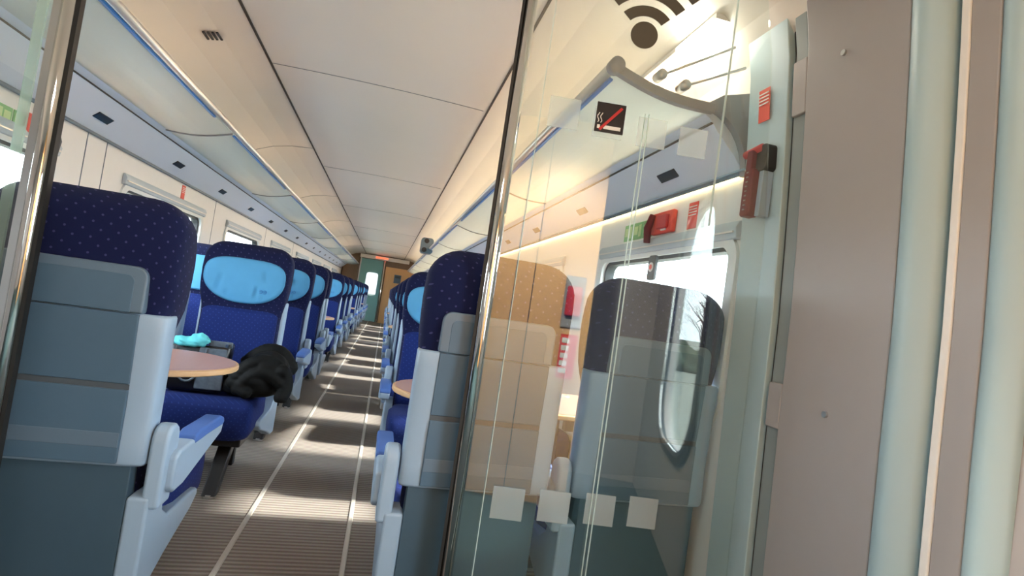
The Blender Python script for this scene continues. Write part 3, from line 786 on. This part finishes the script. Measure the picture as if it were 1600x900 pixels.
def blob(name, pts, m, seed, amp=.018, n=20, loc=(0,0,0), parent=None):
    """crumpled cloth: ridged ellipsoids merged into one surface"""
    rnd = random.Random(seed); bm = bmesh.new()
    for (cx,cy,cz,rx,ry,rz,ph) in pts:
        r = bmesh.ops.create_icosphere(bm, subdivisions=4, radius=1)
        for v in r['verts']:
            d = v.co.normalized()
            f = 1+amp/.1*(.5*math.sin(7*d.x+5*d.z+ph)+.35*math.sin(11*d.y-9*d.z+2*ph)+.25*math.sin(17*d.x*d.z+ph*3))
            v.co = Vector((cx+rx*d.x*f, cy+ry*d.y*f, max(cz+rz*d.z*f,.0)))
    me = bpy.data.meshes.new(name); bm.to_mesh(me); bm.free(); me.materials.append(mt[m])
    o = link(name, me, parent, smooth=True, loc=loc)
    r = o.modifiers.new('remesh','REMESH'); r.mode = 'VOXEL'; r.voxel_size = .006; r.use_smooth_shade = True
    return o
sc = blob('scarf', [(0,0,.02,.065,.045,.028,1.0),(.055,-.01,.035,.05,.035,.035,2.0),(-.05,.01,.02,.045,.03,.022,3.2)],'scarf',2,.02,loc=(-.925,3.07,.69))
tag(sc,'crumpled turquoise scarf lying on top of the black handbag','scarf')
cp = [(0,0,.085,.135,.15,.105,.4),(.05,-.02,.15,.10,.12,.085,1.7),(-.04,.03,.05,.15,.16,.07,2.6)]
for (x0,y0,z0),(x1,y1,z1),(x2,y2,z2),r_ in (((-.09,-.10,.07),(.0,-.10,.27),(.14,-.06,.13),.038),((-.06,-.12,.04),(.02,-.13,.21),(.15,-.10,.07),.034),
                                        ((-.06,.04,.16),(.06,.03,.30),(.14,.05,.15),.045),((.13,-.10,.15),(.17,-.06,.09),(.15,-.13,.02),.036),((-.10,-.08,.12),(-.08,-.12,.06),(-.02,-.14,.03),.030)):
    for k in range(13):
        t = k/12; a_, b_, c_ = (1-t)**2, 2*t*(1-t), t*t
        cp.append((a_*x0+b_*x1+c_*x2, a_*y0+b_*y1+c_*y2, a_*z0+b_*z1+c_*z2, r_, r_, r_, 0))
co = blob('coat', cp, 'coat', 5, .005, loc=(-.585,3.14,.468))
tag(co,'black coat heaped beside the handbag on the blue seat','coat')

# ------------------------------------------------------------------ far end of the coach
we = plate_xz('wall_end', [(XL-.05,0),(XR+.05,0),(XR+.05,2.42),(XL-.05,2.42)], [[(-1.0,.02),(-.24,.02),(-.24,2.18),(-1.0,2.18)]], .08, YE, 'dkwood'); struct(we)
wb_ = MB().box((-.13,YE-.07,0),(XR-.03,YE-.045,2.0)).build('wood_panel','wood'); tag(wb_,'light beech wood panel on the far end wall right of the glass door','panel')
hd_ = thing('display_header','pale header with red lettered display above the far glass door','display',(-.3,YE-.08,2.27))
MB().box((-.75,-.05,-.07),(.95,.02,.06)).build('beam','ceil',hd_,bev=.01)
MB().box((-.22,-.058,-.025),(.20,-.05,.03)).build('display','redled',hd_)
dr = MB().box((-1.0,YE-.05,.02),(-.24,YE-.03,2.18)).build('door_1','dglass'); struct(dr)
MB().box((-1.03,YE-.06,0),(-.99,YE-.02,2.2)).build('frame','steel',dr)
dp = thing('chrome_pole','bright vertical chrome pole beside the far glass door','pole',(-.19,YE-.14,0))
MB().tube([(0,0,0),(0,0,2.19)],.028,16).build('tube','chrome',dp,smooth=True)
MB().tube([(0,0,0),(0,0,.03)],.05,16).build('base','chrome',dp)
cb_ = thing('dark_cabinet','dark brown cabinet at the far left end of the coach','cabinet',(-1.3,YE-.25,0))
MB().box((-.25,-.12,0),(.24,.18,2.0)).build('body','dkwood',cb_,bev=.01)
MB().box((-.22,-.132,.1),(.21,-.12,1.9)).build('door','dkwood',cb_,bev=.004)
n_ = thing('wall_notice','small grey notice on the far beech panel','sign',(.32,YE-.072,1.62))
MB().box((-.12,-.006,-.15),(.12,.0,.15)).build('plate','panel_light',n_,bev=.003)
MB().box((-.09,-.008,.03),(.09,-.006,.11)).build('print','dark_grey',n_)
# end vestibule behind the door
bv = plate_xz('wall_beyond', [(XL,0),(XR,0),(XR,2.4),(XL,2.4)], [rrect(-.85,.9,-.40,1.8,.1)], .05, YE+2.5, 'frame'); struct(bv)

# ------------------------------------------------------------------ outside
gd = MB().box((-400,-400,-1.6),(400,400,-1.4)).build('field','field'); tag(gd,'flat green field outside the windows','field'); gd['kind'] = 'structure'
rnd = random.Random(11)
tr = thing('bare_tree','leafless tree standing in the field, mirrored in the right glass pane','tree',(11,-42,-1.4))
tk = MB().tube([(0,0,0),(.1,0,1.6),(.0,.1,3.2),(.15,.05,5.2),(.1,.0,6.8)],[.22,.18,.13,.07,.02],8).build('trunk','dkwood',tr,smooth=True)
br = MB()
for k in range(46):
    z = 1.5+4.8*rnd.random(); a = rnd.random()*2*PI; l = (7.2-z)*.38*(.6+.6*rnd.random())
    p0 = Vector((.08,.04,z)); p1 = p0+Vector((math.cos(a)*l*.5,math.sin(a)*l*.5,l*.45)); p2 = p0+Vector((math.cos(a+.3)*l,math.sin(a+.3)*l,l*1.0))
    br.tube([p0,p1,p2],[.05,.03,.01],5)
    for q in range(4):
        b0 = p1.lerp(p2,q/4); d = Vector((rnd.uniform(-1,1),rnd.uniform(-1,1),rnd.uniform(.2,1)))*l*.35
        br.tube([b0,b0+d*.6,b0+d],[.02,.014,.006],4)
br.build('branches','dkwood',tr)
hg = blob('hedge', [(2.2*k+rnd.uniform(-.4,.4),rnd.uniform(-.4,.4),.7+rnd.uniform(-.2,.3),1.7,1.3,1.25,k) for k in range(9)],'hedge',3,.02,loc=(6,-38,-1.4))
hg.modifiers['remesh'].voxel_size = .12; tag(hg,'dark green hedge in the field below the bare tree','hedge')
